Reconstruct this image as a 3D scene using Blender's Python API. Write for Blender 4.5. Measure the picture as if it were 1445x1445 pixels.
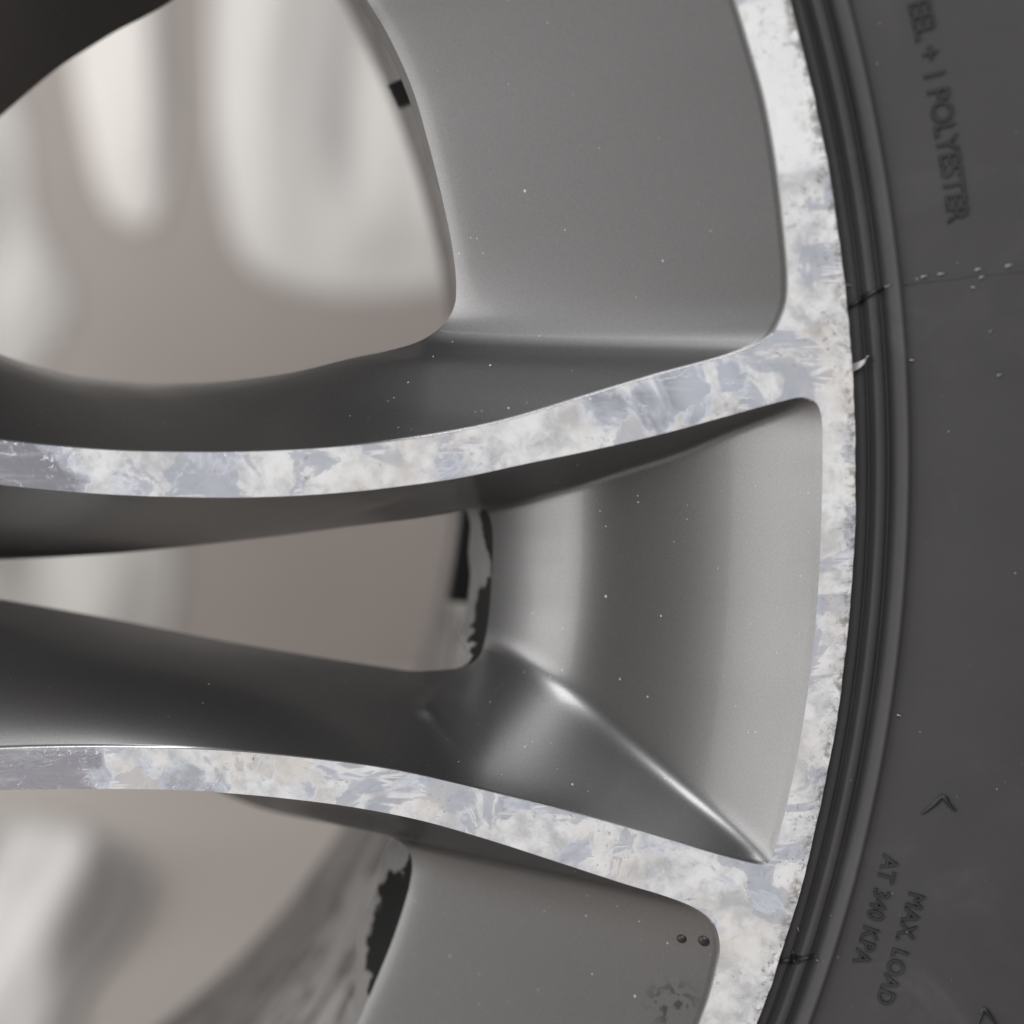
import bpy, math, random
import numpy as np
from mathutils import Vector, noise as mnoise
from mathutils.geometry import delaunay_2d_cdt

# ------------------------------------------------------------------ scene, camera, light
for o in list(bpy.data.objects):
    bpy.data.objects.remove(o)
sc = bpy.context.scene
C = sc.collection
random.seed(7)
rng = np.random.default_rng(5)

S = 1e-4              # one photo pixel on the wheel face = 0.1 mm
HF = 0.0              # the wheel is laid out flat with its face at 0, then stood upright on its tyre
ZC = 0.3325           # height of the photo centre above the floor
CD = 2400.0           # camera distance in px units
TILT = math.radians(10)
st, ct = math.sin(TILT), math.cos(TILT)
CAM = np.array([0.0, CD * st, CD * ct])
FWD = np.array([0.0, -st, -ct])
UPV = np.array([0.0, ct, -st])

cam_d = bpy.data.cameras.new('camera')
cam = bpy.data.objects.new('camera', cam_d)
C.objects.link(cam)
cam.location = (0, -CD * ct * S, ZC + CD * st * S)
cam.rotation_euler = (math.pi / 2 - TILT, 0, 0)
cam_d.sensor_width = 36
cam_d.lens = 36 * CD / 1445
cam_d.clip_start = 0.01
cam_d.clip_end = 50
cam_d.dof.use_dof = True
cam_d.dof.focus_distance = (CD + 75) * S
cam_d.dof.aperture_fstop = cam_d.lens / 8.0
sc.camera = cam

w = bpy.data.worlds.new('World')
sc.world = w
w.use_nodes = True
w.node_tree.nodes['Background'].inputs[0].default_value = (1.0, 0.985, 0.98, 1)
w.node_tree.nodes['Background'].inputs[1].default_value = 0.15

def area(name, loc, target, size, power, col=(1, 1, 1), sy=None):
    l = bpy.data.lights.new(name, 'AREA')
    l.energy = power
    l.color = col
    l.size = size
    if sy:
        l.shape = 'RECTANGLE'
        l.size_y = sy
    o = bpy.data.objects.new(name, l)
    C.objects.link(o)
    o.location = loc
    o.rotation_euler = (Vector(target) - Vector(loc)).to_track_quat('-Z', 'Y').to_euler()
    return o

area('ceiling_lamp', (0.05, -1.10, 1.40), (0.0, 0.0, 0.33), 0.8, 18, (1, 0.995, 0.99))
area('left_light', (-1.60, -0.65, 0.52), (0.0, 0.0, 0.33), 1.8, 29, (1, 0.99, 0.98), 1.4)  # broad unseen source on the left, set for reflections in the sloping paint
area('glint_strip', (-0.85, -0.55, 1.45), (0.0, 0.0, 0.33), 1.2, 1.2, (1, 1, 1), 0.06)  # unseen strip light, added for thin glints on the clear coat
area('backdrop_fill', (-0.80, 0.60, 0.65), (0.0, 1.10, 0.35), 0.5, 3.6, (1, 0.985, 0.97))  # unseen light, added to brighten the wall behind the wheel

sc.view_settings.view_transform = 'Standard'
sc.view_settings.look = 'None'
sc.view_settings.exposure = 0
sc.view_settings.gamma = 1

# ------------------------------------------------------------------ geometry helpers (px units, origin = photo centre on the face)
CX, CY = -1905.0, -28.0       # wheel axis
R0 = 2389.0                   # lip radius
def dish(r):                  # the machined face falls away a little towards the hub
    return np.where(r < 2150, 0.0, 0.0)

def plane_pt(px, py, dep):
    """point on the plane dep px below the face, seen at photo pixel (px, py)"""
    ray = FWD + np.array([1.0, 0, 0]) * (px - 722.5) / CD - UPV * (py - 722.5) / CD
    lam = (-dep - CAM[2]) / ray[2]
    return CAM + ray * lam

def P(px, py, off=0.0):
    d = off
    for _ in range(4):
        p = plane_pt(px, py, d)
        d = off + float(dish(math.hypot(p[0] - CX, p[1] - CY)))
    return plane_pt(px, py, d)

def loc(p):                   # px coordinates -> metres local to the wheel (origin on the floor under the axis)
    p = np.asarray(p, float)
    return np.stack([(p[..., 0] - CX) * S, (p[..., 1] - CY) * S, p[..., 2] * S + HF], -1)

def dense(pts, n=24):
    p = np.array(pts, float)
    p = np.vstack([2 * p[0] - p[1], p, 2 * p[-1] - p[-2]])
    out = []
    for i in range(1, len(p) - 2):
        p0, p1, p2, p3 = p[i - 1:i + 3]
        a = [0]
        for q0, q1 in ((p0, p1), (p1, p2), (p2, p3)):
            a.append(a[-1] + max(np.linalg.norm(q1 - q0), 1e-6) ** 0.5)
        t = np.linspace(a[1], a[2], n, endpoint=False)[:, None]
        A1 = (a[1] - t) / (a[1] - a[0]) * p0 + (t - a[0]) / (a[1] - a[0]) * p1
        A2 = (a[2] - t) / (a[2] - a[1]) * p1 + (t - a[1]) / (a[2] - a[1]) * p2
        A3 = (a[3] - t) / (a[3] - a[2]) * p2 + (t - a[2]) / (a[3] - a[2]) * p3
        B1 = (a[2] - t) / (a[2] - a[0]) * A1 + (t - a[0]) / (a[2] - a[0]) * A2
        B2 = (a[3] - t) / (a[3] - a[1]) * A2 + (t - a[1]) / (a[3] - a[1]) * A3
        out.append((a[2] - t) / (a[2] - a[1]) * B1 + (t - a[1]) / (a[2] - a[1]) * B2)
    out.append(p[-2][None])
    return np.vstack(out)

def split_resample(pts, keys, counts):
    """resample a curve so that the key points fall on given sample numbers"""
    d = dense(pts)
    s = np.r_[0, np.cumsum(np.hypot(*np.diff(d, axis=0).T))]
    ks = [0.0]
    for k in keys:
        ks.append(s[np.argmin(np.hypot(*(d - np.array(k)).T))])
    ks.append(s[-1])
    idx = np.r_[0, np.cumsum(counts)]
    tt = []
    for i, c in enumerate(counts):
        tt += list(np.linspace(ks[i], ks[i + 1], c, endpoint=False))
    tt.append(ks[-1])
    tt = np.array(tt)
    # soften the change of step at the keys so the loft has no kink there
    for _ in range(50):
        tt[1:-1] = 0.25 * tt[:-2] + 0.5 * tt[1:-1] + 0.25 * tt[2:]
    return np.c_[np.interp(tt, s, d[:, 0]), np.interp(tt, s, d[:, 1])]

def sm(x, a, b):
    t = np.clip((x - a) / (b - a), 0, 1)
    return t * t * (3 - 2 * t)

# ------------------------------------------------------------------ materials
class NT:
    def __init__(self, name):
        self.m = bpy.data.materials.new(name)
        self.m.use_nodes = True
        self.t = self.m.node_tree
        self.b = self.t.nodes['Principled BSDF']
        self.tc = self.t.nodes.new('ShaderNodeTexCoord')
        self.co = self.tc.outputs['Object']
    def link(self, a, b):
        self.t.links.new(a, b)
    def put(self, sock, v):
        if isinstance(v, bpy.types.NodeSocket):
            self.link(v, sock)
        else:
            sock.default_value = v
    def noise(self, scale, detail=4, rough=0.55, dist=0.0, vec=None, out='Fac'):
        n = self.t.nodes.new('ShaderNodeTexNoise')
        self.link(vec or self.co, n.inputs['Vector'])
        n.inputs['Scale'].default_value = scale
        n.inputs['Detail'].default_value = detail
        n.inputs['Roughness'].default_value = rough
        n.inputs['Distortion'].default_value = dist
        return n.outputs[out]
    def voro(self, scale, feature='F1', vec=None, out='Distance', rand=1.0):
        n = self.t.nodes.new('ShaderNodeTexVoronoi')
        n.feature = feature
        self.link(vec or self.co, n.inputs['Vector'])
        n.inputs['Scale'].default_value = scale
        n.inputs['Randomness'].default_value = rand
        return n.outputs[out]
    def math(self, op, a, b=0.0, c=0.0):
        n = self.t.nodes.new('ShaderNodeMath')
        n.operation = op
        for i, v in enumerate((a, b, c)):
            self.put(n.inputs[i], v)
        return n.outputs[0]
    def ramp(self, v, lo, hi, a=0.0, b=1.0):
        n = self.t.nodes.new('ShaderNodeMapRange')
        n.interpolation_type = 'SMOOTHSTEP'
        self.put(n.inputs['Value'], v)
        for k, x in (('From Min', lo), ('From Max', hi), ('To Min', a), ('To Max', b)):
            self.put(n.inputs[k], x)
        return n.outputs[0]
    def mix(self, f, a, b):
        n = self.t.nodes.new('ShaderNodeMix')
        n.data_type = 'RGBA'
        self.put(n.inputs[0], f)
        for i, v in ((6, a), (7, b)):
            self.put(n.inputs[i], v if isinstance(v, bpy.types.NodeSocket) else (*v, 1))
        return n.outputs[2]
    def map(self, scale=(1, 1, 1), rot=(0, 0, 0)):
        n = self.t.nodes.new('ShaderNodeMapping')
        self.link(self.co, n.inputs['Vector'])
        n.inputs['Scale'].default_value = scale
        n.inputs['Rotation'].default_value = rot
        return n.outputs[0]
    def sep(self, v=None):
        n = self.t.nodes.new('ShaderNodeSeparateXYZ')
        self.link(v or self.co, n.inputs[0])
        return n.outputs
    def attr(self, name):
        n = self.t.nodes.new('ShaderNodeAttribute')
        n.attribute_name = name
        return n.outputs['Fac']
    def bump(self, h, strength=0.3, dist=0.0002):
        n = self.t.nodes.new('ShaderNodeBump')
        n.inputs['Strength'].default_value = strength
        n.inputs['Distance'].default_value = dist
        self.link(h, n.inputs['Height'])
        self.link(n.outputs[0], self.b.inputs['Normal'])
        return n
    def set(self, **kw):
        names = dict(color='Base Color', rough='Roughness', metal='Metallic', coat='Coat Weight',
                     coatr='Coat Roughness', spec='Specular IOR Level')
        for k, v in kw.items():
            if k == 'color' and not isinstance(v, bpy.types.NodeSocket):
                v = (*v, 1)
            self.put(self.b.inputs[names[k]], v)
    def near(self, x, y, lo, hi):
        """1 inside radius lo (m) of a local point, 0 beyond hi"""
        s = self.sep()
        dx = self.math('SUBTRACT', s[0], x)
        dy = self.math('SUBTRACT', s[1], y)
        d = self.math('SQRT', self.math('ADD', self.math('MULTIPLY', dx, dx), self.math('MULTIPLY', dy, dy)))
        return self.ramp(d, lo, hi, 1.0, 0.0)

def specks(n, scale, size, keep):
    """small dust grains: 1 on a grain"""
    warp = n.map((1, 0.8, 1))
    d = n.voro(scale, vec=warp)
    c = n.voro(scale, vec=warp, out='Color')
    r = n.sep(c)
    rad = n.math('MULTIPLY', r[1], size)
    on = n.math('LESS_THAN', d, rad)
    return n.math('MULTIPLY', on, n.math('GREATER_THAN', r[0], 1 - keep))

def mat_paint():
    n = NT('grey_wheel_paint')
    flake = n.noise(5200, 2, 0.6)
    cloud = n.noise(45, 3, 0.5)
    base = n.mix(flake, (0.134, 0.1335, 0.134), (0.250, 0.249, 0.250))
    base = n.mix(n.math('MULTIPLY', n.ramp(cloud, 0.5, 0.8), 0.07), base, (0.25, 0.225, 0.21))
    dens = n.ramp(n.noise(28, 2, 0.5), 0.45, 0.65, 0.35, 1.0)
    d1 = specks(n, 420, 0.085, 0.34)
    d2 = specks(n, 1100, 0.13, 0.15)
    dust = n.math('MULTIPLY', n.math('MAXIMUM', d1, d2), dens)
    p = loc(P(945, 1400, 60))
    smn = n.ramp(n.noise(330, 3, 0.5, 1.5), 0.50, 0.60)
    smudge = n.math('MULTIPLY', n.near(p[0], p[1], 0.001, 0.0055), smn)
    base = n.mix(n.math('MULTIPLY', smudge, 0.6), base, (0.03, 0.03, 0.03))
    col = n.mix(n.math('MULTIPLY', dust, 0.6), base, (0.72, 0.70, 0.67))
    n.set(color=col, metal=n.math('SUBTRACT', 0.96, n.math('MULTIPLY', dust, 0.9)),
          rough=0.40, coat=0.2, coatr=0.07)
    n.bump(n.math('ADD', n.math('MULTIPLY', flake, 0.15), dust), 0.25, 0.00008)
    return n.m

def mat_edge():
    n = NT('bare_machined_edge')
    v = n.noise(900, 3, 0.6)
    n.set(color=n.mix(v, (0.55, 0.56, 0.57), (0.85, 0.85, 0.85)), metal=0.9, rough=0.25)
    return n.m

def mat_face():
    n = NT('peeling_clear_coat_on_aluminium')
    s = n.sep()
    rr = n.math('SQRT', n.math('ADD', n.math('MULTIPLY', s[0], s[0]), n.math('MULTIPLY', s[1], s[1])))
    big = n.noise(75, 7, 0.62, 0.8)
    # where the clear coat still holds: towards the hub and in islands
    hold = n.ramp(s[0], 0.1215, 0.1325, 0.40, 0.0)
    isl = None
    for (x, y, r0, r1, a) in ((1000, 545, 0.003, 0.009, 0.22), (860, 595, 0.001, 0.010, 0.17), (745, 1125, 0.001, 0.009, 0.16),
                              (1085, 1270, 0.001, 0.006, 0.18), (250, 1090, 0.002, 0.010, 0.14), (1180, 690, 0.001, 0.007, 0.14),
                              (820, 1200, 0.001, 0.006, 0.12)):
        p = loc(P(x, y))
        q = n.math('MULTIPLY', n.near(p[0], p[1], r0, r1), a)
        isl = q if isl is None else n.math('MAXIMUM', isl, q)
    p = loc(P(45, 1085))
    hold = n.math('MAXIMUM', hold, n.math('MULTIPLY', n.near(p[0], p[1], 0.008, 0.0135), 0.4))
    hold = n.math('ADD', hold, isl)
    lipw = n.ramp(rr, 0.2285, 0.2310, 0.0, 0.10)
    v = n.math('SUBTRACT', n.math('ADD', big, lipw), hold)
    # ragged filiform threads
    warp = n.t.nodes.new('ShaderNodeVectorMath')
    warp.operation = 'MULTIPLY_ADD'
    n.link(n.noise(160, 3, 0.6, out='Color'), warp.inputs[0])
    warp.inputs[1].default_value = (0.006, 0.006, 0.006)
    n.link(n.co, warp.inputs[2])
    thr = n.ramp(n.voro(95, 'DISTANCE_TO_EDGE', vec=warp.outputs[0]), 0.02, 0.14, 0.08, 0.0)
    v = n.math('ADD', v, thr)
    peel = n.ramp(v, 0.37, 0.44)
    haze = n.math('MULTIPLY', n.ramp(v, 0.16, 0.40), 0.75)
    # colours
    fine = n.noise(420, 6, 0.65, 0.6)
    soft = n.noise(150, 5, 0.55, 0.3)
    streak = n.noise(240, 4, 0.6, vec=n.map((0.18, 1, 1), (0, 0, 0.05)))
    tone = n.math('ADD', n.math('MULTIPLY', soft, 0.55), n.math('ADD', n.math('MULTIPLY', fine, 0.40), n.math('MULTIPLY', streak, 0.05)))
    wht = n.mix(n.ramp(tone, 0.36, 0.60), (0.40, 0.408, 0.43), (0.685, 0.69, 0.70))
    # thin grey-blue films where the coat has lifted but not gone
    fz = n.noise(120, 6, 0.6, 0.9, vec=n.map((0.7, 1, 1), (0, 0, 0.3)))
    film = n.math('ADD', n.math('MULTIPLY', n.ramp(fz, 0.48, 0.62), 0.4), n.math('MULTIPLY', n.ramp(fz, 0.535, 0.548), 0.6))
    wht = n.mix(n.math('MULTIPLY', film, 0.8), wht, (0.33, 0.35, 0.41))
    warm = n.ramp(n.noise(70, 4, 0.6, 0.5), 0.47, 0.66)
    wht = n.mix(n.math('MULTIPLY', warm, 0.55), wht, (0.55, 0.515, 0.475))
    brown = n.ramp(n.noise(130, 5, 0.65), 0.58, 0.74)
    wht = n.mix(n.math('MULTIPLY', brown, 0.5), wht, (0.34, 0.29, 0.245))
    # lacquer still bonded but white all through at the top of the lip
    p = loc(P(1105, 120))
    clean = n.near(p[0], p[1], 0.0112, 0.0122)
    wht = n.mix(n.math('MULTIPLY', clean, 0.85), wht, n.mix(n.ramp(fine, 0.25, 0.45), (0.55, 0.55, 0.56), (0.72, 0.73, 0.74)))
    pit = n.ramp(n.noise(1100, 5, 0.75, 0.4), 0.57, 0.68)
    pitw = n.math('ADD', n.ramp(rr, 0.2345, 0.2389, 0.0, 0.8), n.ramp(n.noise(110, 2), 0.50, 0.62, 0.06, 0.75))
    edge_dirt = n.math('MULTIPLY', n.ramp(rr, 0.2366, 0.2389), n.ramp(n.noise(520, 4, 0.7), 0.46, 0.62))
    dk = n.math('MAXIMUM', n.math('MULTIPLY', pit, pitw), n.math('MULTIPLY', edge_dirt, 0.8))
    wht = n.mix(dk, wht, (0.13, 0.115, 0.10))
    scr = n.noise(700, 3, 0.6, vec=n.map((0.12, 1, 1), (0, 0, 0.7)))
    lines = None
    for (sc_, ang, kx) in ((300, 0.62, 0.13), (340, -0.45, 0.11), (280, 1.2, 0.14)):
        q = n.ramp(n.voro(sc_, 'DISTANCE_TO_EDGE', vec=n.map((kx, 1, 1), (0, 0, ang))), 0.015, 0.04, 1.0, 0.0)
        q = n.math('MULTIPLY', q, n.ramp(n.noise(130, 3), 0.50 + 0.03 * ang, 0.62))
        lines = q if lines is None else n.math('MAXIMUM', lines, q)
    wht = n.mix(n.math('MULTIPLY', n.math('MULTIPLY', lines, film), 0.6), wht, (0.78, 0.79, 0.80))
    clr = n.mix(n.ramp(scr, 0.45, 0.72), (0.48, 0.475, 0.53), (0.72, 0.73, 0.78))
    haze = n.math('MAXIMUM', n.math('MAXIMUM', haze, 0.22), n.math('MULTIPLY', lines, 0.30))
    haze = n.math('MAXIMUM', haze, n.math('MULTIPLY', isl, 3.4))
    clr = n.mix(haze, clr, (0.56, 0.60, 0.68))
    n.set(color=n.mix(peel, clr, wht),
          metal=n.math('SUBTRACT', n.math('SUBTRACT', 0.92, n.math('MULTIPLY', peel, 0.85)), n.math('MULTIPLY', haze, 0.85)),
          rough=n.mix(peel, (0.27, 0.27, 0.27), (0.55, 0.55, 0.55)), coat=0.15, coatr=0.15)
    n.bump(n.math('SUBTRACT', n.math('ADD', n.math('MULTIPLY', fine, 0.7), n.math('SUBTRACT', n.math('MULTIPLY', peel, 0.5), n.math('MULTIPLY', film, 0.5))), n.math('MULTIPLY', dk, 1.2)), 0.35, 0.00025)
    return n.m

def mat_wall():
    n = NT('raw_wall_with_black_overspray')
    a = n.attr('overspray')
    rag = n.math('ADD', n.math('MULTIPLY', n.math('SUBTRACT', n.noise(420, 4, 0.65), 0.5), 0.7),
                 n.math('MULTIPLY', n.math('SUBTRACT', n.noise(170, 2, 0.5), 0.5), 1.3))
    m = n.ramp(n.math('ADD', a, rag), -0.04, 0.04, 1.0, 0.0)
    grey = n.mix(n.noise(180, 4, 0.6), (0.16, 0.155, 0.15), (0.25, 0.245, 0.24))
    n.set(color=n.mix(m, grey, (0.012, 0.012, 0.012)), metal=0.0, rough=0.75, spec=0.12)
    n.bump(n.noise(900, 3), 0.15, 0.0001)
    return n.m

def mat_barrel():
    n = NT('dirty_grey_barrel')
    p = n.sep()
    th = n.math('MULTIPLY', n.math('ARCTAN2', p[1], p[0]), 0.18)
    k = n.t.nodes.new('ShaderNodeCombineXYZ')
    n.link(n.math('MULTIPLY', th, 0.4), k.inputs[0])
    n.link(p[2], k.inputs[1])
    v = k.outputs[0]
    a = n.noise(110, 5, 0.6, 0.3, vec=v)
    c = n.mix(n.ramp(a, 0.3, 0.7), (0.30, 0.29, 0.285), (0.52, 0.50, 0.485))
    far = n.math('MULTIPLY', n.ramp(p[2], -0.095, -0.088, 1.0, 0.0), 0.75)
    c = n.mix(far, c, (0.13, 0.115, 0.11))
    b = n.ramp(n.noise(170, 4, 0.6, 0.2, vec=v), 0.52, 0.585)
    c = n.mix(n.math('MULTIPLY', b, 0.8), c, (0.045, 0.038, 0.035))
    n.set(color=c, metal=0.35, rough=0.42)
    return n.m

def mat_rubber(name='tyre_rubber', c=(0.029, 0.028, 0.0305)):
    n = NT(name)
    a = n.noise(60, 4, 0.6)
    f = n.noise(1800, 3, 0.6)
    col = n.mix(a, c, tuple(x * 1.5 for x in c))
    col = n.mix(n.math('MULTIPLY', n.ramp(n.noise(38, 6, 0.7, 0.6), 0.50, 0.78), 0.30), col, (0.10, 0.098, 0.098))
    d = n.math('MULTIPLY', n.math('MAXIMUM', specks(n, 300, 0.07, 0.16), specks(n, 950, 0.12, 0.10)), n.ramp(n.noise(50, 2), 0.42, 0.6, 0.15, 1.0))
    col = n.mix(n.math('MULTIPLY', d, 0.5), col, (0.4, 0.39, 0.39))
    n.set(color=col, rough=0.55, spec=0.5)
    n.bump(n.math('ADD', f, n.math('MULTIPLY', a, 0.6)), 0.18, 0.00015)
    return n.m

def mat_plain(name, c, rough=0.5, metal=0.0, sc_=300, var=0.25):
    n = NT(name)
    n.set(color=n.mix(n.noise(sc_, 4), tuple(x * (1 - var) for x in c), tuple(min(1, x * (1 + var)) for x in c)), rough=rough, metal=metal)
    return n.m

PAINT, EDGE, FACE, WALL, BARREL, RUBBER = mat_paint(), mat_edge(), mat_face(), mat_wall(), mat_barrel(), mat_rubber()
GROOVE_SHADE = mat_rubber('groove_shade_rubber', (0.008, 0.008, 0.008))  # darker colour stands in for the shade inside notches and chevron grooves
LETTER = mat_rubber('letter_shade_rubber', (0.010, 0.010, 0.0105))  # same rubber as the tyre, colour darkened to stand in for letter shading
WEIGHT = mat_plain('black_weight_coating', (0.012, 0.011, 0.011), 0.6)
FLASH = mat_plain('pale_torn_flash', (0.20, 0.197, 0.197), 0.6)
TAR = mat_plain('tar', (0.012, 0.011, 0.011), 0.45)

def add(name, verts, faces, mats, parent=None, smooth=True, mi=None, attr=None):
    me = bpy.data.meshes.new(name)
    me.from_pydata([tuple(v) for v in verts], [], faces)
    for m in (mats if isinstance(mats, (list, tuple)) else [mats]):
        me.materials.append(m)
    if smooth:
        me.polygons.foreach_set('use_smooth', [True] * len(me.polygons))
    if mi is not None:
        me.polygons.foreach_set('material_index', mi)
    if attr:
        for k, v in attr.items():
            a = me.attributes.new(k, 'FLOAT', 'POINT')
            a.data.foreach_set('value', list(v))
    me.update()
    o = bpy.data.objects.new(name, me)
    C.objects.link(o)
    if parent:
        o.parent = parent
    return o

def lathe(name, prof, mat, parent, seg=360, closed=False):
    """profile of (radius, depth) px, turned round the wheel axis"""
    v, f = [], []
    n = len(prof)
    for i in range(seg):
        a = 2 * math.pi * i / seg
        for r, d in prof:
            v.append((r * S * math.cos(a), r * S * math.sin(a), HF - d * S))
    for i in range(seg):
        j = (i + 1) % seg
        for k in range(n if closed else n - 1):
            l = (k + 1) % n
            f.append((i * n + k, i * n + l, j * n + l, j * n + k))
    return add(name, v, f, mat, parent)

# ------------------------------------------------------------------ floor, wall and what hangs and lies there
WALL_Y = 1.10         # metres from the wheel face to the wall
def to_wall(px, py, y):
    """point of the vertical plane y metres behind the face, seen at a photo pixel (world metres)"""
    p = plane_pt(px, py, y / S) * S
    return p[0], ZC + p[1]
def to_floor(px, py):
    ray = FWD + np.array([1.0, 0, 0]) * (px - 722.5) / CD - UPV * (py - 722.5) / CD
    lam = (-ZC / S - CAM[1]) / ray[1]
    p = CAM + ray * lam
    return p[0] * S, -p[2] * S

def mat_floor(name, a, b, sc_):
    n = NT(name)
    n.set(color=n.mix(n.noise(sc_, 4, 0.5), a, b), rough=0.6)
    n.bump(n.noise(200, 4), 0.15, 0.0005)
    return n.m
fl = add('floor', [(-4, -0.80, 0), (4, -0.80, 0), (4, 4, 0), (-4, 4, 0)], [(0, 1, 2, 3)], mat_floor('beige_floor', (0.50, 0.455, 0.425), (0.62, 0.575, 0.545), 5), smooth=False)
fl['kind'] = 'structure'
wl = add('wall', [(-4, WALL_Y, 0), (4, WALL_Y, 0), (4, WALL_Y, 0.92), (-4, WALL_Y, 0.92), (-4, WALL_Y + .1, 0), (4, WALL_Y + .1, 0), (4, WALL_Y + .1, 0.92), (-4, WALL_Y + .1, 0.92)],
         [(0, 1, 2, 3), (5, 4, 7, 6), (3, 2, 6, 7), (1, 5, 6, 2), (4, 0, 3, 7)], mat_floor('beige_wall', (0.21, 0.186, 0.172), (0.30, 0.272, 0.255), 5), smooth=False)
wl['label'] = 'low out of focus beige wall behind the wheel'
wl['category'] = 'wall'

SHEET = mat_plain('white_sheeting', (0.70, 0.685, 0.67), 0.6, 0, 12, 0.06)
SHEET.node_tree.nodes['Principled BSDF'].inputs['Alpha'].default_value = 0.58
def sheet(name, cat, outline_px, label, seed, place, lift=0.012, fold=0.02, cloth=None):
    """soft wavy sheet with its outline laid out on the wall or on the floor; place(u, v, h) -> world"""
    d = dense(outline_px + outline_px[:1], 10)[:-1]
    on_floor = place == 'floor'
    pts = np.array([to_floor(x, y) if on_floor else to_wall(x, y, WALL_Y) for x, y in d])
    c = pts.mean(0)
    rings = 16
    v, f = [], []
    n = len(pts)
    for k in range(rings + 1):
        t = 1 - k / (rings + 0.5)
        for p in pts:
            q = c + (p - c) * t
            e = sm(1 - t, 0, 0.45)
            h = 0.002 + lift * e + fold * e * (mnoise.noise((q[0] * 14 + seed, q[1] * 4, seed)) + 0.4 * mnoise.noise((q[0] * 30, q[1] * 9 + seed, seed)))
            h = max(h, 0.002)
            v.append((q[0], q[1], h) if on_floor else (q[0], WALL_Y - h, q[1]))
    for k in range(rings):
        for i in range(n):
            j = (i + 1) % n
            f.append((k * n + i, k * n + j, (k + 1) * n + j, (k + 1) * n + i))
    f.append(tuple(rings * n + i for i in range(n)))
    o = add(name, v, f, cloth or SHEET)
    md = o.modifiers.new('thickness', 'SOLIDIFY')
    md.thickness = 0.0006
    md.offset = 0
    o['label'] = label
    o['category'] = cat
    return o
sheet('hanging_sheet', 'sheet', [(325, -300), (300, 0), (312, 250), (350, 370), (450, 415), (620, 410), (760, 350), (820, 0), (780, -300)],
      'broad blurred white sheet on the wall seen through the upper window opening', 3.1, 'wall')
sheet('hanging_sheet', 'sheet', [(100, -300), (95, 0), (120, 180), (160, 300), (215, 320), (245, 200), (240, 0), (230, -300)],
      'narrow blurred off-white sheet on the wall, left of the broad sheet', 8.4, 'wall', 0.006, 0.01, mat_plain('off_white_sheeting', (0.56, 0.535, 0.515), 0.6, 0, 12, 0.06))
sheet('hanging_sheet', 'sheet', [(-400, 60), (-100, 60), (20, 140), (45, 300), (100, 420), (80, 480), (-40, 580), (-400, 600)],
      'blurred white sheet at the far left edge of the upper window opening', 12.7, 'wall')
sheet('hanging_sheet', 'sheet', [(-500, 660), (-100, 640), (180, 690), (245, 760), (245, 860), (215, 930), (60, 960), (-500, 960)],
      'blurred white sheet in the narrow slot between the two spokes', 17.9, 'wall')
sheet('crumpled_paper', 'paper', [(-200, 1175), (-40, 1158), (110, 1165), (200, 1215), (190, 1300), (120, 1400), (60, 1560), (-40, 1700), (-300, 1600)],
      'blurred white crumpled paper on the floor under the lower window opening', 23.3, 'floor', 0.02, 0.04, mat_plain('white_crumpled_paper', (0.78, 0.77, 0.76), 0.6, 0, 12, 0.05))

# ------------------------------------------------------------------ the wheel
wheel = bpy.data.objects.new('car_wheel', None)
C.objects.link(wheel)
wheel.location = (CX * S, 0, ZC + CY * S)
wheel.rotation_euler = (math.pi / 2, 0, 0)
wheel['label'] = 'car wheel with grey twin spokes and white peeling clear coat, black tyre fitted, standing upright'
wheel['category'] = 'wheel'

def ring_depth(prof, r):
    return np.interp(r, [p[0] for p in prof], [p[1] for p in prof])

# tyre section, radius offset from the lip edge and depth below the face
TP = [(-60, 120), (-30, 40), (-2, 26), (4, 20), (10, 15), (17, 15), (21, 20), (24, 32), (27, 32), (31, 18), (36, 13), (43, 13), (48, 18),
      (51, 31), (55, 31), (58, 19), (63, 13), (69, 8), (73, 4), (76, 3), (79, 7), (84, 9), (92, 8), (120, 0), (160, -12), (220, -30), (300, -48), (400, -62),
      (500, -66), (600, -58), (700, -30), (780, 20), (840, 90), (880, 170), (900, 260), (905, 500), (908, 1250), (905, 2000), (895, 2300), (850, 2420),
      (780, 2480), (600, 2496), (300, 2470), (100, 2380), (-40, 2250)]
TYRE = [(R0 + a, b) for a, b in TP]
tyre = lathe('tyre', TYRE, RUBBER, wheel, 480)
TSEL = [p for p in TYRE if p[1] < 400]
def on_tyre(px, py):
    d = 0.0
    for _ in range(8):
        p = plane_pt(px, py, d)
        d = float(ring_depth(TSEL, math.hypot(p[0] - CX, p[1] - CY)))
    r = math.hypot(p[0] - CX, p[1] - CY)
    return r, math.atan2(p[1] - CY, p[0] - CX)
def tyre_xyz(r, a, up=0.0):
    return (r * S * math.cos(a), r * S * math.sin(a), HF - (float(ring_depth(TSEL, r)) - up) * S)

# barrel behind the spokes
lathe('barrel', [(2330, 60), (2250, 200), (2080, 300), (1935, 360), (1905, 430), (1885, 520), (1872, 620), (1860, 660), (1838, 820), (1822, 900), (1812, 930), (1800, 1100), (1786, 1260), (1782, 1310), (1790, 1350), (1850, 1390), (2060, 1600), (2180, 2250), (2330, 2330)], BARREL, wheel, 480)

D = 330.0             # depth of the spokes' flanks
DF1, DF3 = 150.0, 245.0   # depth of the pockets at the openings
M = 56
tcol = 0.5 - 0.5 * np.cos(np.linspace(0, 1, M) * math.pi)
tcol = 0.6 * tcol + 0.4 * np.linspace(0, 1, M)

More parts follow.
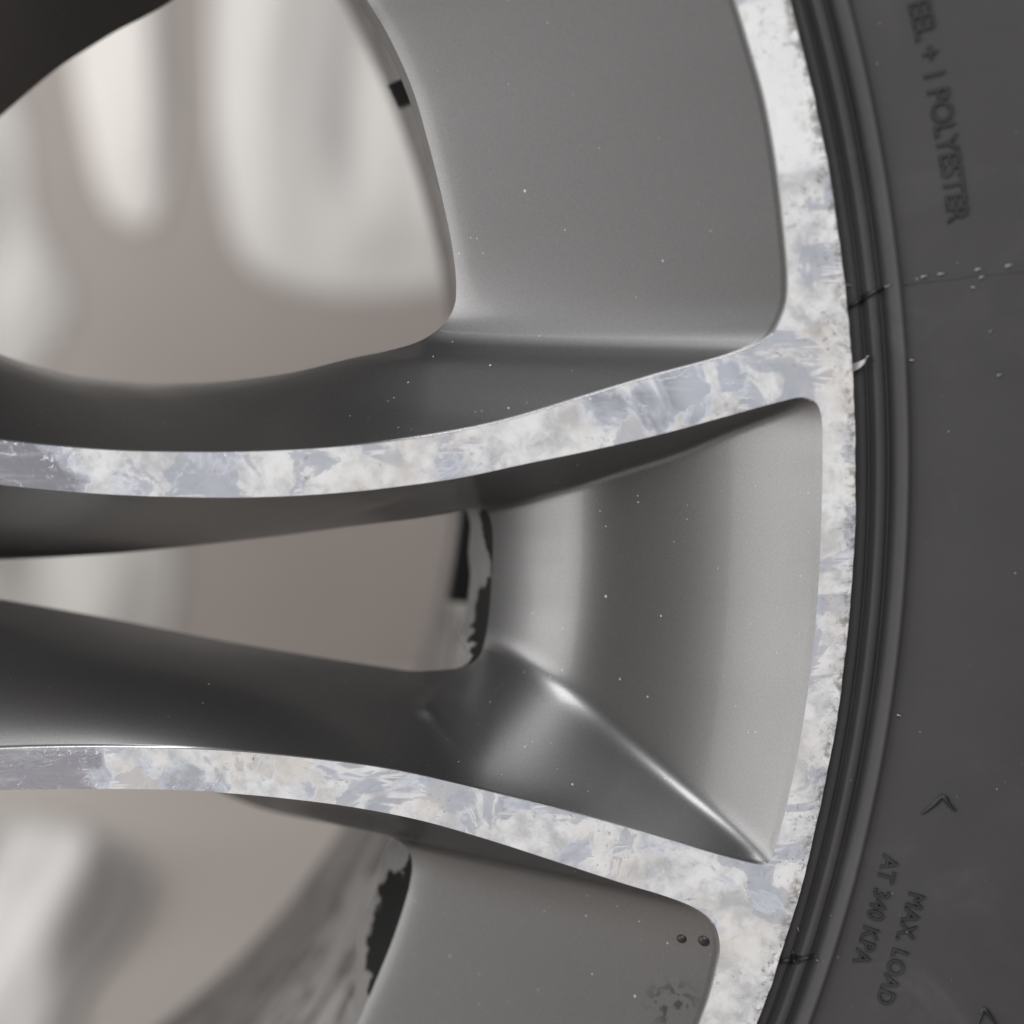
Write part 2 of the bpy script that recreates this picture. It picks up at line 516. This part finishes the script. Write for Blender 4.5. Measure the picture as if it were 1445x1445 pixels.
# --- outlines traced on the photo
E1 = [(820, -440), (870, -360), (912, -290), (950, -218), (985, -145), (1013, -75), (1038.7, 0), (1058, 63), (1080, 140.5), (1096.8, 232.6), (1108, 329.5), (1112.8, 387.6), (1111.3, 426.4), (1101.6, 453), (1089.5, 472.4),
      (1065.3, 488.4), (1031.4, 501.5), (934.5, 528), (837.6, 557.2), (760, 581.4), (697, 598.4), (600, 616.5), (498, 629), (415, 635), (332, 638), (249, 638), (166, 636),
      (83, 630), (0, 621.4), (-120, 604), (-250, 580)]
H1 = [(330, -300), (372, -240), (415, -178), (455, -114), (490, -50), (518, 0), (542, 38.8), (566, 87), (585.7, 135.7), (605, 203.5), (624.4, 281), (639, 353.7), (643.8, 402), (641.4, 431), (631.7, 450.6), (614.7, 467.5),
      (590.5, 482), (547, 495), (498.4, 505), (415, 525), (332, 536.5), (249, 541), (207.6, 541), (166, 538), (83, 526.6), (0, 501), (-100, 455), (-220, 380)]
E3 = [(-250, 640), (-120, 668), (0, 683.7), (83, 692.4), (166, 698.3), (249, 701.2), (332, 702), (415, 699.5), (498, 693.7), (550, 688), (647, 674.4), (743.8, 654), (840.7, 634), (937.6, 611.4), (1034.5, 584.8),
      (1102.3, 566.4), (1133.8, 560.6), (1150.8, 567.8), (1158.5, 584.8), (1160.5, 645.3), (1159.5, 718), (1155.6, 815), (1149.3, 897.3), (1138.7, 984.5), (1124, 1071.7), (1107, 1149), (1094, 1195),
      (1088, 1213), (1077.4, 1219.6), (1031.4, 1211), (934.5, 1183), (837.6, 1155), (740.7, 1130), (643.8, 1105.7), (547, 1085), (450, 1071.8), (332, 1060.5), (249, 1056.5), (124.6, 1054.6), (0, 1057.5), (-120, 1066), (-250, 1082)]
H3 = [(-250, 802), (-120, 796), (0, 790), (83, 786), (166, 780.5), (249, 772.5), (332, 763.5), (415, 753.5), (498, 742.5), (600, 730), (645, 722), (672, 716), (687, 722), (694, 742), (695.5, 770), (694.4, 800), (690.5, 863), (684, 905), (676, 926),
      (662, 938), (645, 943), (613, 946), (579, 947), (540, 941.5), (457, 928.7), (374, 915.4), (290.7, 901), (207.6, 884), (103.8, 863.5), (0, 845.7), (-120, 826), (-250, 808)]
E4 = [(-250, 1132), (-120, 1121), (0, 1115.6), (124.6, 1113.5), (249, 1114.8), (332, 1120), (415, 1128), (498, 1139), (595, 1158), (692, 1185.7), (789, 1217), (886, 1248.6), (934.5, 1263), (978, 1280), (1002.3, 1297),
      (1012, 1314), (1016, 1340.7), (1009.6, 1374.6), (1000, 1411), (988, 1445), (977, 1475), (966, 1505)]
H4 = [(-250, 1000), (-120, 1012), (0, 1034), (95, 1052), (148, 1063), (197, 1075), (241, 1090), (284, 1106), (322, 1123), (366, 1140), (415, 1152), (477.6, 1164), (519, 1173), (552, 1181), (573, 1195), (581.4, 1216), (579, 1245), (569, 1282.4), (552, 1332),
      (531.6, 1382), (504.6, 1445), (502, 1451)]

def grid(E, H, depth_fn, bow=None):
    """loft from the machined edge E to the opening edge H; returns (rows, M, 3) px coordinates"""
    n = len(E)
    G = np.zeros((n, M, 3))
    for i in range(n):
        for j in range(M):
            t = tcol[j]
            p = E[i] * (1 - t) + H[i] * t
            if bow:
                p = p + np.array([0, bow(i, t)])
            G[i, j] = P(p[0], p[1], depth_fn(i / (n - 1), i, t, p))
    return G

def trim_angle(G, ang):
    """shift the first row so it lies exactly on a radial plane"""
    a = np.arctan2(G[:, :, 1] - CY, G[:, :, 0] - CX)
    out = G.copy()
    for j in range(G.shape[1]):
        k = 0
        while k < len(a) - 1 and a[k + 1, j] > ang:
            k += 1
        f = (a[k, j] - ang) / (a[k, j] - a[k + 1, j] + 1e-12)
        q = G[k, j] * (1 - f) + G[k + 1, j] * f
        # respread rows 0..k+6 from the cut
        m = k + 8
        src = np.vstack([q[None], G[k + 1:m + 1, j]])
        x = np.linspace(0, 1, len(src))
        y = np.linspace(0, 1, m + 1)
        for c in range(3):
            out[:m + 1, j, c] = np.interp(y, x, src[:, c])
    return out

def rot(p, ang):
    q = p.copy()
    x, y = p[..., 0] - CX, p[..., 1] - CY
    q[..., 0] = CX + x * math.cos(ang) - y * math.sin(ang)
    q[..., 1] = CY + x * math.sin(ang) + y * math.cos(ang)
    return q

# window pocket on the far side of the upper spoke
n1 = (110, 44, 150)
e1 = split_resample(E1, [(1109, 340), (1031.4, 501.5)], n1)
h1 = split_resample(H1, [(641, 375), (560, 491)], n1)
def wf1(i):
    return 1 - sm(i, n1[0] - 6, n1[0] + n1[1] + 10)
def depth1(s, i, t, p):
    wf = wf1(i)
    floor = 0.985 * t + 0.015 * t ** 40
    flank = 0.88 * t + 0.12 * t ** 10
    Dl = float(np.interp(p[0], [200, 600], [D, DF1]))
    return wf * DF1 * floor + (1 - wf) * Dl * flank
G1 = grid(e1, h1, depth1)
PITCH = 2 * math.pi / 7
A0 = math.radians(24.1)
G1 = trim_angle(G1, A0)

# middle pocket between the twin spokes
n3 = (140, 26, 110, 40, 150)
e3 = split_resample(E3, [(1112, 564), (1159.5, 610), (1102, 1168), (1050, 1216)], n3)
h3 = split_resample(H3, [(668, 716), (695, 750), (692, 850), (661, 938.5)], n3)
b3 = np.cumsum(n3)
def wf3(i):
    return sm(i, b3[0] - 2, b3[1] + 2) * (1 - sm(i, b3[2] - 2, b3[3] + 4))
def depth3(s, i, t, p):
    wf = wf3(i)
    a = min(t / 0.62, 1.0)
    b = max(t - 0.62, 0.0) / 0.38
    floor = 0.44 * (1 - (1 - a) ** 2.4) + 0.08 * t + 0.40 * (b ** 3 - 0.5 * b ** 4) / 0.5 + 0.08 * t ** 20
    flank = 0.88 * t + 0.12 * t ** 8
    lf = float(sm(-p[0], -520, -120))
    if i > b3[3]:
        flank = flank * (1 - lf) + lf * (0.35 * t + 0.65 * t ** 1.9)
    elif i < b3[0]:
        flank = flank * (1 - lf) + lf * (1 - (1 - t) ** 1.5)
    Dl = float(np.interp(p[0], [180, 600], [D, 238]))
    return wf * DF3 * floor + (1 - wf) * Dl * flank - facet(p)
def seg_dist(p, a, b):
    a, b = np.array(a, float), np.array(b, float)
    u = np.clip(np.dot(p - a, b - a) / np.dot(b - a, b - a), 0, 1)
    return float(np.linalg.norm(p - a - u * (b - a))), float(u)
def facet(p):
    """the small cast ridges that fan out from the lower corner of the slot"""
    if not (570 < p[0] < 720 and 890 < p[1] < 1100):
        return 0.0
    d1, u1 = seg_dist(p, (684, 924), (600, 1000))
    d2, u2 = seg_dist(p, (600, 1000), (662, 1075))
    return 5.0 * math.exp(-(d1 / 11) ** 2) * (0.4 + 0.6 * u1) + 3.0 * math.exp(-(d2 / 8) ** 2) * (1 - u2) ** 1.2
LOWC = dense([(1084, 1220), (1034, 1173), (962, 1115), (889, 1052), (792, 966), (740, 929), (694, 905), (640, 881), (540, 840)], 30)
UPC = dense([(1152, 562), (1045, 600), (958, 636), (880, 661), (790, 690), (735, 707), (694, 716), (672, 717), (640, 724), (540, 737)], 30)
E3D = dense(E3, 20)
k_up = np.argmin(np.hypot(*(E3D - np.array((1140, 561.5))).T))
k_tip = np.argmin(np.hypot(*(E3D - np.array((1084, 1217))).T))
EUP, ELIP, ELOW = E3D[:k_up], E3D[k_up:k_tip], E3D[k_tip:]
def floor3(u):
    a = np.clip(u / 0.60, 0, 1)
    b = np.clip((u - 0.60) / 0.40, 0, 1.3)
    return DF3 * (0.40 * (1 - (1 - a) ** 2.0) + 0.12 * u + 0.48 * b ** 2.2)
ST = 2.5
gx, gy = np.meshgrid(np.arange(520, 1200, ST), np.arange(520, 1260, ST))
def u_of(x, y):
    xl = np.interp(y, ELIP[:, 1], ELIP[:, 0])
    xh = np.interp(y, [640, 720, 760, 800, 863, 905, 960], [694, 695, 695.5, 694.4, 690.5, 684, 676])
    return np.clip((xl - x) / (xl - xh), 0, 1.5)
raster = floor3(u_of(gx, gy))
def dmin(curve):
    q = curve[::3]
    best = np.full(gx.shape, 1e9)
    arg = np.zeros(gx.shape, int)
    for k, (x, y) in enumerate(q):
        d = np.hypot(gx - x, gy - y)
        m = d < best
        best[m] = d[m]
        arg[m] = k
    return best, q, arg
for edge, crease, below in ((EUP, UPC, False), (ELOW, LOWC, True)):
    de, _, _ = dmin(edge)
    dc, q, arg = dmin(crease)
    fc = floor3(np.minimum(u_of(q[:, 0], q[:, 1]), 1.0))[arg]
    if below:
        fc = fc + np.maximum(0, 694 - q[:, 0])[arg] * 1.0
    o_ = np.argsort(crease[:, 0])
    yc = np.interp(gx, crease[o_, 0], crease[o_, 1])
    m = gy > yc if below else gy < yc
    oe = np.argsort(edge[:, 0])
    ye = np.interp(gx, edge[oe, 0], edge[oe, 1])
    outside = gy > ye if below else gy < ye
    fl_ = np.where(outside, -fc * de / (np.maximum(dc - de, 20) + 1e-6), fc * (de / (de + dc + 1e-6)) ** 0.86)
    fl_ = np.maximum(fl_, -120)
    raster = np.where(m, fl_, raster)
def blur(a, sig):
    r = int(3 * sig)
    k = np.exp(-0.5 * (np.arange(-r, r + 1) / sig) ** 2)
    k /= k.sum()
    for ax in (0, 1):
        p_ = np.pad(a, [(r, r) if x == ax else (0, 0) for x in (0, 1)], mode='reflect')
        a = np.apply_along_axis(lambda v_: np.convolve(v_, k, 'valid'), ax, p_)
    return a
soft_, fine_ = blur(raster, 12 / ST), blur(raster, 5 / ST)
wy = sm(gy, 720, 860)
raster = soft_ * wy + fine_ * (1 - wy)
def sample3(p):
    x, y = (p[0] - 520) / ST, (p[1] - 520) / ST
    x, y = min(max(x, 0), raster.shape[1] - 2), min(max(y, 0), raster.shape[0] - 2)
    a, b = int(x), int(y)
    fx, fy = x - a, y - b
    return (raster[b, a] * (1 - fx) + raster[b, a + 1] * fx) * (1 - fy) + (raster[b + 1, a] * (1 - fx) + raster[b + 1, a + 1] * fx) * fy
def depth3b(s_, i, t, p):
    w_ = float(sm(p[0], 560, 700))
    if w_ <= 0:
        return depth3(s_, i, t, p)
    v_ = max(float(sample3(p)), 0.0) * float(sm(t, -0.004, 0.02))
    return w_ * (v_ - facet(p)) + (1 - w_) * depth3(s_, i, t, p)
G3 = grid(e3, h3, depth3b)

# window pocket on the near side of the lower spoke
n4 = (150, 26, 44)
e4 = split_resample(E4, [(990, 1287), (1016, 1340.7)], n4)
h4 = split_resample(H4, [(552, 1181), (581, 1225)], n4)
def depth4(s, i, t, p):
    wf = sm(i, n4[0] - 8, n4[0] + n4[1] + 6)
    floor = 0.985 * t + 0.015 * t ** 40
    flank = 0.88 * t + 0.12 * t ** 10
    Dl = float(np.interp(p[0], [380, 520], [470, DF1]))
    return wf * DF1 * floor + (1 - wf) * Dl * flank
G4 = grid(e4, h4, depth4)
end = rot(G1[0], -PITCH)
def pol(g):
    x, y = g[..., 0] - CX, g[..., 1] - CY
    return np.stack([np.hypot(x, y), np.arctan2(y, x), g[..., 2]], -1)
pa, pb = pol(G4[-1]), pol(end)
prev = pol(G4[-4])
ext = []
for k in range(1, 25):
    f = k / 24
    q = pa * (1 - f) + pb * f + (pa - prev) / 3 * 0 * f
    ext.append(np.stack([CX + q[:, 0] * np.cos(q[:, 1]), CY + q[:, 0] * np.sin(q[:, 1]), q[:, 2]], -1))
ext[-1] = end
G4 = np.concatenate([G4, np.array(ext)])

def pocket(name, G, spray, inward, wfn):
    """painted surface, bright machined edge and the wall of the opening"""
    n = len(G)
    Q = G.copy()
    # machined edge: a tiny bevel in the first column
    d0 = G[:, 2] - G[:, 0]
    d0[:, 2] = 0
    d0 /= np.linalg.norm(d0, axis=1)[:, None] + 1e-9
    bev = G[:, 0] + d0 * 2.8
    bev[:, 2] -= 2.4
    cols = [G[:, 0], bev] + [Q[:, j] for j in range(2, M)]
    V = np.stack(cols, 1)
    v = loc(V).reshape(-1, 3)
    m = V.shape[1]
    f, mi = [], []
    for i in range(n - 1):
        for j in range(m - 1):
            f.append((i * m + j, i * m + j + 1, (i + 1) * m + j + 1, (i + 1) * m + j))
            mi.append(1 if j == 0 and wfn(i) < 0.4 else 0)
    o = add(name, v, f, [PAINT, EDGE], wheel, True, mi)
    # wall of the opening
    h = G[:, -1]
    dirn = G[:, -1] - G[:, 0]
    dirn[:, 2] = 0
    dirn /= np.linalg.norm(dirn, axis=1)[:, None] + 1e-9
    K = 9
    W = np.zeros((n, K, 3))
    at = np.zeros((n, K))
    wdep = np.array([30 + 80 * max(wfn(max(0, i - 16)), wfn(i), wfn(min(n - 1, i + 16))) for i in range(n)])
    for k in range(K):
        t = k / (K - 1)
        inn = np.array([inward(i, h[i]) for i in range(n)])
        W[:, k] = h + dirn * (inn * t)[:, None]
        W[:, k, 2] = h[:, 2] - wdep * t - 4 * min(1, k)
        at[:, k] = [t - spray(i, h[i]) for i in range(n)]
    fv = []
    for i in range(n - 1):
        for k in range(K - 1):
            fv.append((i * K + k, i * K + k + 1, (i + 1) * K + k + 1, (i + 1) * K + k))
    ow = add('opening_wall', loc(W).reshape(-1, 3), fv, [WALL], o, True, None, {'overspray': at.reshape(-1)})
    return o, ow

def pix_of(p):
    d = p - CAM
    z = d @ FWD
    return 722.5 + CD * d[0] / z, 722.5 - CD * (d @ UPV) / z

p1 = pocket('window_pocket', G1, lambda i, h: -1.0, lambda i, h: -60 + 74 * (1 - float(sm(i, n1[0] - 24, n1[0] + 16))), wf1)
p3 = pocket('spoke_pocket', G3,
            lambda i, h: float(np.interp(pix_of(h)[1], [700, 720, 745, 785, 800, 825, 860, 925, 950], [1.0, .85, .5, .18, .08, .25, .6, 1.0, 0.9])) * wf3(i) + 0.3 * (1 - wf3(i)),
            lambda i, h: -60 + 100 * float(sm(i, b3[0] - 12, b3[0] + 4) * (1 - sm(i, b3[3] - 8, b3[3] + 8))), wf3)
def w4(i):
    return float(sm(min(i, sum(n4)), n4[0] - 8, n4[0] + n4[1] + 6))
p4 = pocket('window_pocket', G4,
            lambda i, h: float(np.interp(pix_of(h)[1], [1180, 1200, 1230, 1290, 1350, 1400, 1440], [.25, .15, .3, .85, .65, .25, -.4])),
            lambda i, h: -60 + 106 * w4(i) - 32 * float(sm(i, sum(n4) - 18, sum(n4) + 2)), w4)

# machined face: lip band and both spoke faces
def edge_pts(G):
    return [tuple(x) for x in G[:, 0]]
a_start, a_end = A0, A0 - PITCH
arc = []
na = 480
for k in range(na + 1):
    a = a_start + (a_end - a_start) * k / na
    j = 1.6 * mnoise.noise((a * 40, 1.3, 0)) + 0.9 * mnoise.noise((a * 150, 4.3, 0))
    if k in (0, na):
        j = 0
    r = R0 + j
    arc.append((CX + r * math.cos(a), CY + r * math.sin(a), 0.0))
poly = arc + edge_pts(G4)[::-1] + edge_pts(G3)[::-1] + edge_pts(G1)[::-1]
clean = [poly[0]]
for q in poly[1:]:
    if math.dist(q, clean[-1]) > 0.6:
        clean.append(q)
pg = np.array([(q[0], q[1]) for q in clean])
xs_, ys_ = np.meshgrid(np.arange(pg[:, 0].min(), pg[:, 0].max(), 16.0), np.arange(pg[:, 1].min(), pg[:, 1].max(), 16.0))
cand = np.c_[xs_.ravel(), ys_.ravel()] + rng.uniform(-3, 3, (xs_.size, 2))
rr_c = np.hypot(cand[:, 0] - CX, cand[:, 1] - CY)
cand = cand[rr_c < R0 - 6]
ins = np.zeros(len(cand), bool)
for (x0, y0), (x1, y1) in zip(pg, np.roll(pg, -1, 0)):
    c_ = ((y0 > cand[:, 1]) != (y1 > cand[:, 1]))
    if y1 != y0:
        ins ^= c_ & (cand[:, 0] < (x1 - x0) * (cand[:, 1] - y0) / (y1 - y0) + x0)
cand = cand[ins]
keep = np.ones(len(cand), bool)
for k in range(0, len(cand), 400):
    d_ = np.hypot(cand[k:k + 400, None, 0] - pg[None, :, 0], cand[k:k + 400, None, 1] - pg[None, :, 1]).min(1)
    keep[k:k + 400] = d_ > 7
cand = cand[keep]
npg = len(pg)
pts2 = [Vector((float(x), float(y))) for x, y in np.vstack([pg, cand])]
cv, ce, cf, ov, oe_, of_ = delaunay_2d_cdt(pts2, [(k, (k + 1) % npg) for k in range(npg)], [], 1, 1e-4)
fv = [tuple(t) for t in cf]
fv = [t if (cv[t[1]] - cv[t[0]]).cross(cv[t[2]] - cv[t[0]]) > 0 else t[::-1] for t in fv]
vv = [tuple(x) for x in loc(np.array([(q[0], q[1], 0.0) for q in cv]))]
# outer wall of the lip
m0 = len(vv)
for q in arc:
    vv.append(tuple(loc(np.array([q[0], q[1], 0.0]))))
for q in arc:
    vv.append(tuple(loc(np.array([q[0] + (q[0] - CX) * 0.0008, q[1] + (q[1] - CY) * 0.0008, -5.0]))))
for q in arc:
    vv.append(tuple(loc(np.array([q[0], q[1], -70.0]))))
for k in range(na):
    for b_ in (0, na + 1):
        fv.append((m0 + b_ + k, m0 + b_ + na + 1 + k, m0 + b_ + na + 2 + k, m0 + b_ + k + 1))
face = add('machined_face', vv, fv, FACE, wheel, False)

# hub disc the spokes run into
lathe('hub', [(300, 420), (320, 330), (700, 300), (900, 300), (960, 330), (980, 480), (900, 560), (300, 560)], PAINT, wheel, 128, True)

# the other spokes of the wheel
parts = [p1[0], p3[0], p4[0], face]
for k in range(1, 7):
    for o in parts:
        c = o.copy()
        C.objects.link(c)
        c.parent = wheel
        c.rotation_euler = (0, 0, k * PITCH)
        for ch in list(o.children):
            d = ch.copy()
            C.objects.link(d)
            d.parent = c

# ------------------------------------------------------------------ small things on the wheel
def rounded_block(name, corners_fn, mat, parent, nu=24, nv=6):
    v, f = [], []
    for i in range(nu + 1):
        for j in range(nv):
            v.append(corners_fn(i / nu, j / nv))
    for i in range(nu):
        for j in range(nv):
            k = (j + 1) % nv
            f.append((i * nv + j, i * nv + k, (i + 1) * nv + k, (i + 1) * nv + j))
    f.append(tuple(range(nv))[::-1])
    f.append(tuple(nu * nv + j for j in range(nv)))
    return add(name, v, f, mat, parent, False)

def barrel_weight(px0, py0, px1, py1, dep, wid, thick, label):
    """stick-on balance weight on the inside of the barrel, from one photo point to another"""
    a, b = plane_pt(px0, py0, dep), plane_pt(px1, py1, dep)
    ra, aa = math.hypot(a[0] - CX, a[1] - CY), math.atan2(a[1] - CY, a[0] - CX)
    rb, ab = math.hypot(b[0] - CX, b[1] - CY), math.atan2(b[1] - CY, b[0] - CX)
    prof = [(0, 0.1), (0.1, 0), (0.9, 0), (1, 0.1), (1, 1), (0, 1)]
    def fn(u, v):
        k = int(round(v * 6)) % 6
        w_, h_ = prof[k]
        e = 1.0
        if u in (0.0, 1.0):
            e = 0.85
        r = ra + (rb - ra) * u + h_ * thick
        an = aa + (ab - aa) * u
        return (r * S * math.cos(an), r * S * math.sin(an), HF - (dep + (w_ - 0.5) * wid * e) * S)
    o = rounded_block('balance_weight', fn, WEIGHT, wheel)
    o['label'] = label
    return o
barrel_weight(548, 122, 562, 152, 470, 90, 60, 'small black balance weight at the edge of the upper window')
barrel_weight(652, 700, 632, 838, 800, 130, 40, 'long black balance weight inside the barrel between the spokes')

def tar_spot(px, py, rad, off):
    c = P(px, py, off)
    v, f = [], []
    n = 20
    for k in range(5):
        t = k / 4
        for i in range(n):
            a = 2 * math.pi * i / n
            r = rad * math.cos(t * math.pi / 2 * 0.97) * (1 + 0.07 * math.sin(2 * a + px))
            v.append(loc(np.array([c[0] + r * math.cos(a), c[1] + r * math.sin(a), c[2] - 3 + 7 * math.sin(t * math.pi / 2)])))
    for k in range(4):
        for i in range(n):
            j = (i + 1) % n
            f.append((k * n + i, k * n + j, (k + 1) * n + j, (k + 1) * n + i))
    f.append(tuple(4 * n + i for i in range(n)))
    return add('tar_spot', v, f, TAR, wheel)
def surf_off(G, px, py):
    """depth of a lofted surface under a photo pixel"""
    fl_ = G.reshape(-1, 3)
    best, bd = None, 1e9
    d = fl_ - CAM
    z = d @ FWD
    xs = 722.5 + CD * d[:, 0] / z
    ys = 722.5 - CD * (d @ UPV) / z
    k = np.argmin((xs - px) ** 2 + (ys - py) ** 2)
    return -fl_[k, 2] - float(dish(math.hypot(fl_[k, 0] - CX, fl_[k, 1] - CY)))
for (x, y, r) in ((963, 1325, 8.0), (995, 1328, 9.8)):
    tar_spot(x, y, r, surf_off(G4, x, y))

# --- tyre details
def lettering(text, px, py, size, label, mirror=False, up=4.0, spacing=1.0):
    cu = bpy.data.curves.new('lettering', 'FONT')
    cu.body = text
    cu.size = size
    cu.space_character = spacing
    cu.extrude = 2.5
    cu.bevel_depth = 0.25
    cu.offset = 0.0
    ob = bpy.data.objects.new('lettering_curve', cu)
    C.objects.link(ob)
    me = bpy.data.meshes.new_from_object(ob.evaluated_get(bpy.context.evaluated_depsgraph_get()))
    bpy.data.objects.remove(ob)
    r0, a0 = on_tyre(px, py)
    for vt in me.vertices:
        x, y, z = vt.co
        r = r0 + y
        vt.co = tyre_xyz(r, a0 - x / r0, z + up - 3)
    me.name = 'raised_lettering'
    me.materials.clear()
    me.materials.append(LETTER)
    o = bpy.data.objects.new('raised_lettering', me)
    C.objects.link(o)
    o.parent = tyre
    o['label'] = label
    return o
bpy.context.view_layer.update()
lettering('2 STEEL + 1 POLYESTER', 1262, -64, 38, 'small raised words 2 STEEL + 1 POLYESTER on the upper sidewall', spacing=0.92)
lettering('AT 340 KPA', 1246, 1204, 32, 'small raised lettering on the lower sidewall, inner line', spacing=1.05)
lettering('MAX. LOAD', 1283, 1256, 32, 'small raised lettering on the lower sidewall, outer line', spacing=1.05)

def strip(name, pts, wid, up, mat, label=None, parent=tyre):
    """thin moulded ridge following photo points over the tyre"""
    d = dense(pts, 10)
    rp = [on_tyre(x, y) for x, y in d]
    n = len(rp)
    v, f = [], []
    for i, (r, a) in enumerate(rp):
        i0, i1 = max(0, i - 1), min(n - 1, i + 1)
        dr, da = rp[i1][0] - rp[i0][0], (rp[i1][1] - rp[i0][1]) * r
        L = math.hypot(dr, da) + 1e-9
        nr, na_ = -da / L, dr / L
        e = 0.25 + 0.75 * min(1, 3 * min(i, n - 1 - i) / n)
        for s_, u_ in ((-1, -1.5), (-0.5, 1), (0.5, 1), (1, -1.5)):
            rr_ = r + nr * s_ * wid * e / 2
            aa_ = a + na_ * s_ * wid * e / 2 / r
            v.append(tyre_xyz(rr_, aa_, up * u_ if u_ > 0 else -2))
    for i in range(n - 1):
        for k in range(3):
            f.append((i * 4 + k, i * 4 + k + 1, i * 4 + 5 + k, i * 4 + 4 + k))
    o = add(name, v, f, mat, parent)
    if label:
        o['label'] = label
    return o
strip('mould_seam', [(1276, 402), (1330, 395), (1380, 388), (1445, 382), (1560, 368)], 3, 1.2, RUBBER, 'raised mould seam across the upper sidewall')
strip('mould_notch', [(1198, 432), (1212, 424), (1228, 414), (1246, 405)], 8, 6, GROOVE_SHADE, 'dark notch across the bead ribs, upper')
strip('mould_notch', [(1094, 1356), (1112, 1354), (1130, 1352), (1148, 1348)], 8, 6, GROOVE_SHADE, 'dark notch across the bead ribs, lower')
strip('chevron_mark', [(1300, 1148), (1316, 1136), (1331, 1124), (1338, 1134), (1348, 1144)], 9, 4, GROOVE_SHADE, 'dark chevron mark on the lower sidewall')
strip('chevron_mark', [(1376, 1452), (1384, 1434), (1388, 1424), (1396, 1432), (1406, 1446)], 9, 4, GROOVE_SHADE, 'dark chevron mark at the lower right corner')

def flake(px, py, lx, ly, up, wid, name='rubber_flash', mat=FLASH, parent=tyre, label=None):
    """torn pale shaving standing up from the tyre"""
    r, a = on_tyre(px, py)
    r2, a2 = on_tyre(px + lx, py + ly)
    v, f = [], []
    n = 8
    for i in range(n + 1):
        t = i / n
        rr_, aa_ = r + (r2 - r) * t, a + (a2 - a) * t
        w_ = wid * (1 - t) ** 0.7 + 0.4
        u = up * math.sin(t * 1.9) + 1
        for s_, uu in ((-1, 0), (0, 2), (1, 0)):
            v.append(tyre_xyz(rr_ + 0.3 * s_ * w_, aa_ + s_ * w_ / r, u + uu))
    for i in range(n):
        for k in (0, 1):
            f.append((i * 3 + k, i * 3 + k + 1, i * 3 + 4 + k, i * 3 + 3 + k))
    o = add(name, v, f, mat, parent)
    if label:
        o['label'] = label
    return o
for (x, y, lx, ly, w_) in ((1299, 391, 11, -3, 3), (1323, 387, 12, -2, 3), (1375, 381, 11, -3, 3.4), (1418, 376, 13, -4, 3.8), (1190, 402, 14, 0, 2.0), (1246, 405, 13, -4, 2.5),
                           (1381, 392, 9, -3, 3), (1370, 405, 8, 1, 2.4), (1395, 470, 4, -6, 3), (1283, 508, 9, 0, 2), (1406, 530, 8, -3, 2.6), (1265, 1008, 8, 2, 2.4), (1125, 1308, 3, 8, 2.0),
                           (1150, 1350, 6, 6, 2.6)):
    flake(x, y, lx * 0.75, ly * 0.75, 2.5, w_ * 0.5)
fk = flake(1199, 521, 24, -20, 14, 7, 'lacquer_flake', mat_plain('white_lacquer', (0.42, 0.41, 0.40), 0.5), wheel, 'white curl of lifted lacquer on the lip edge')
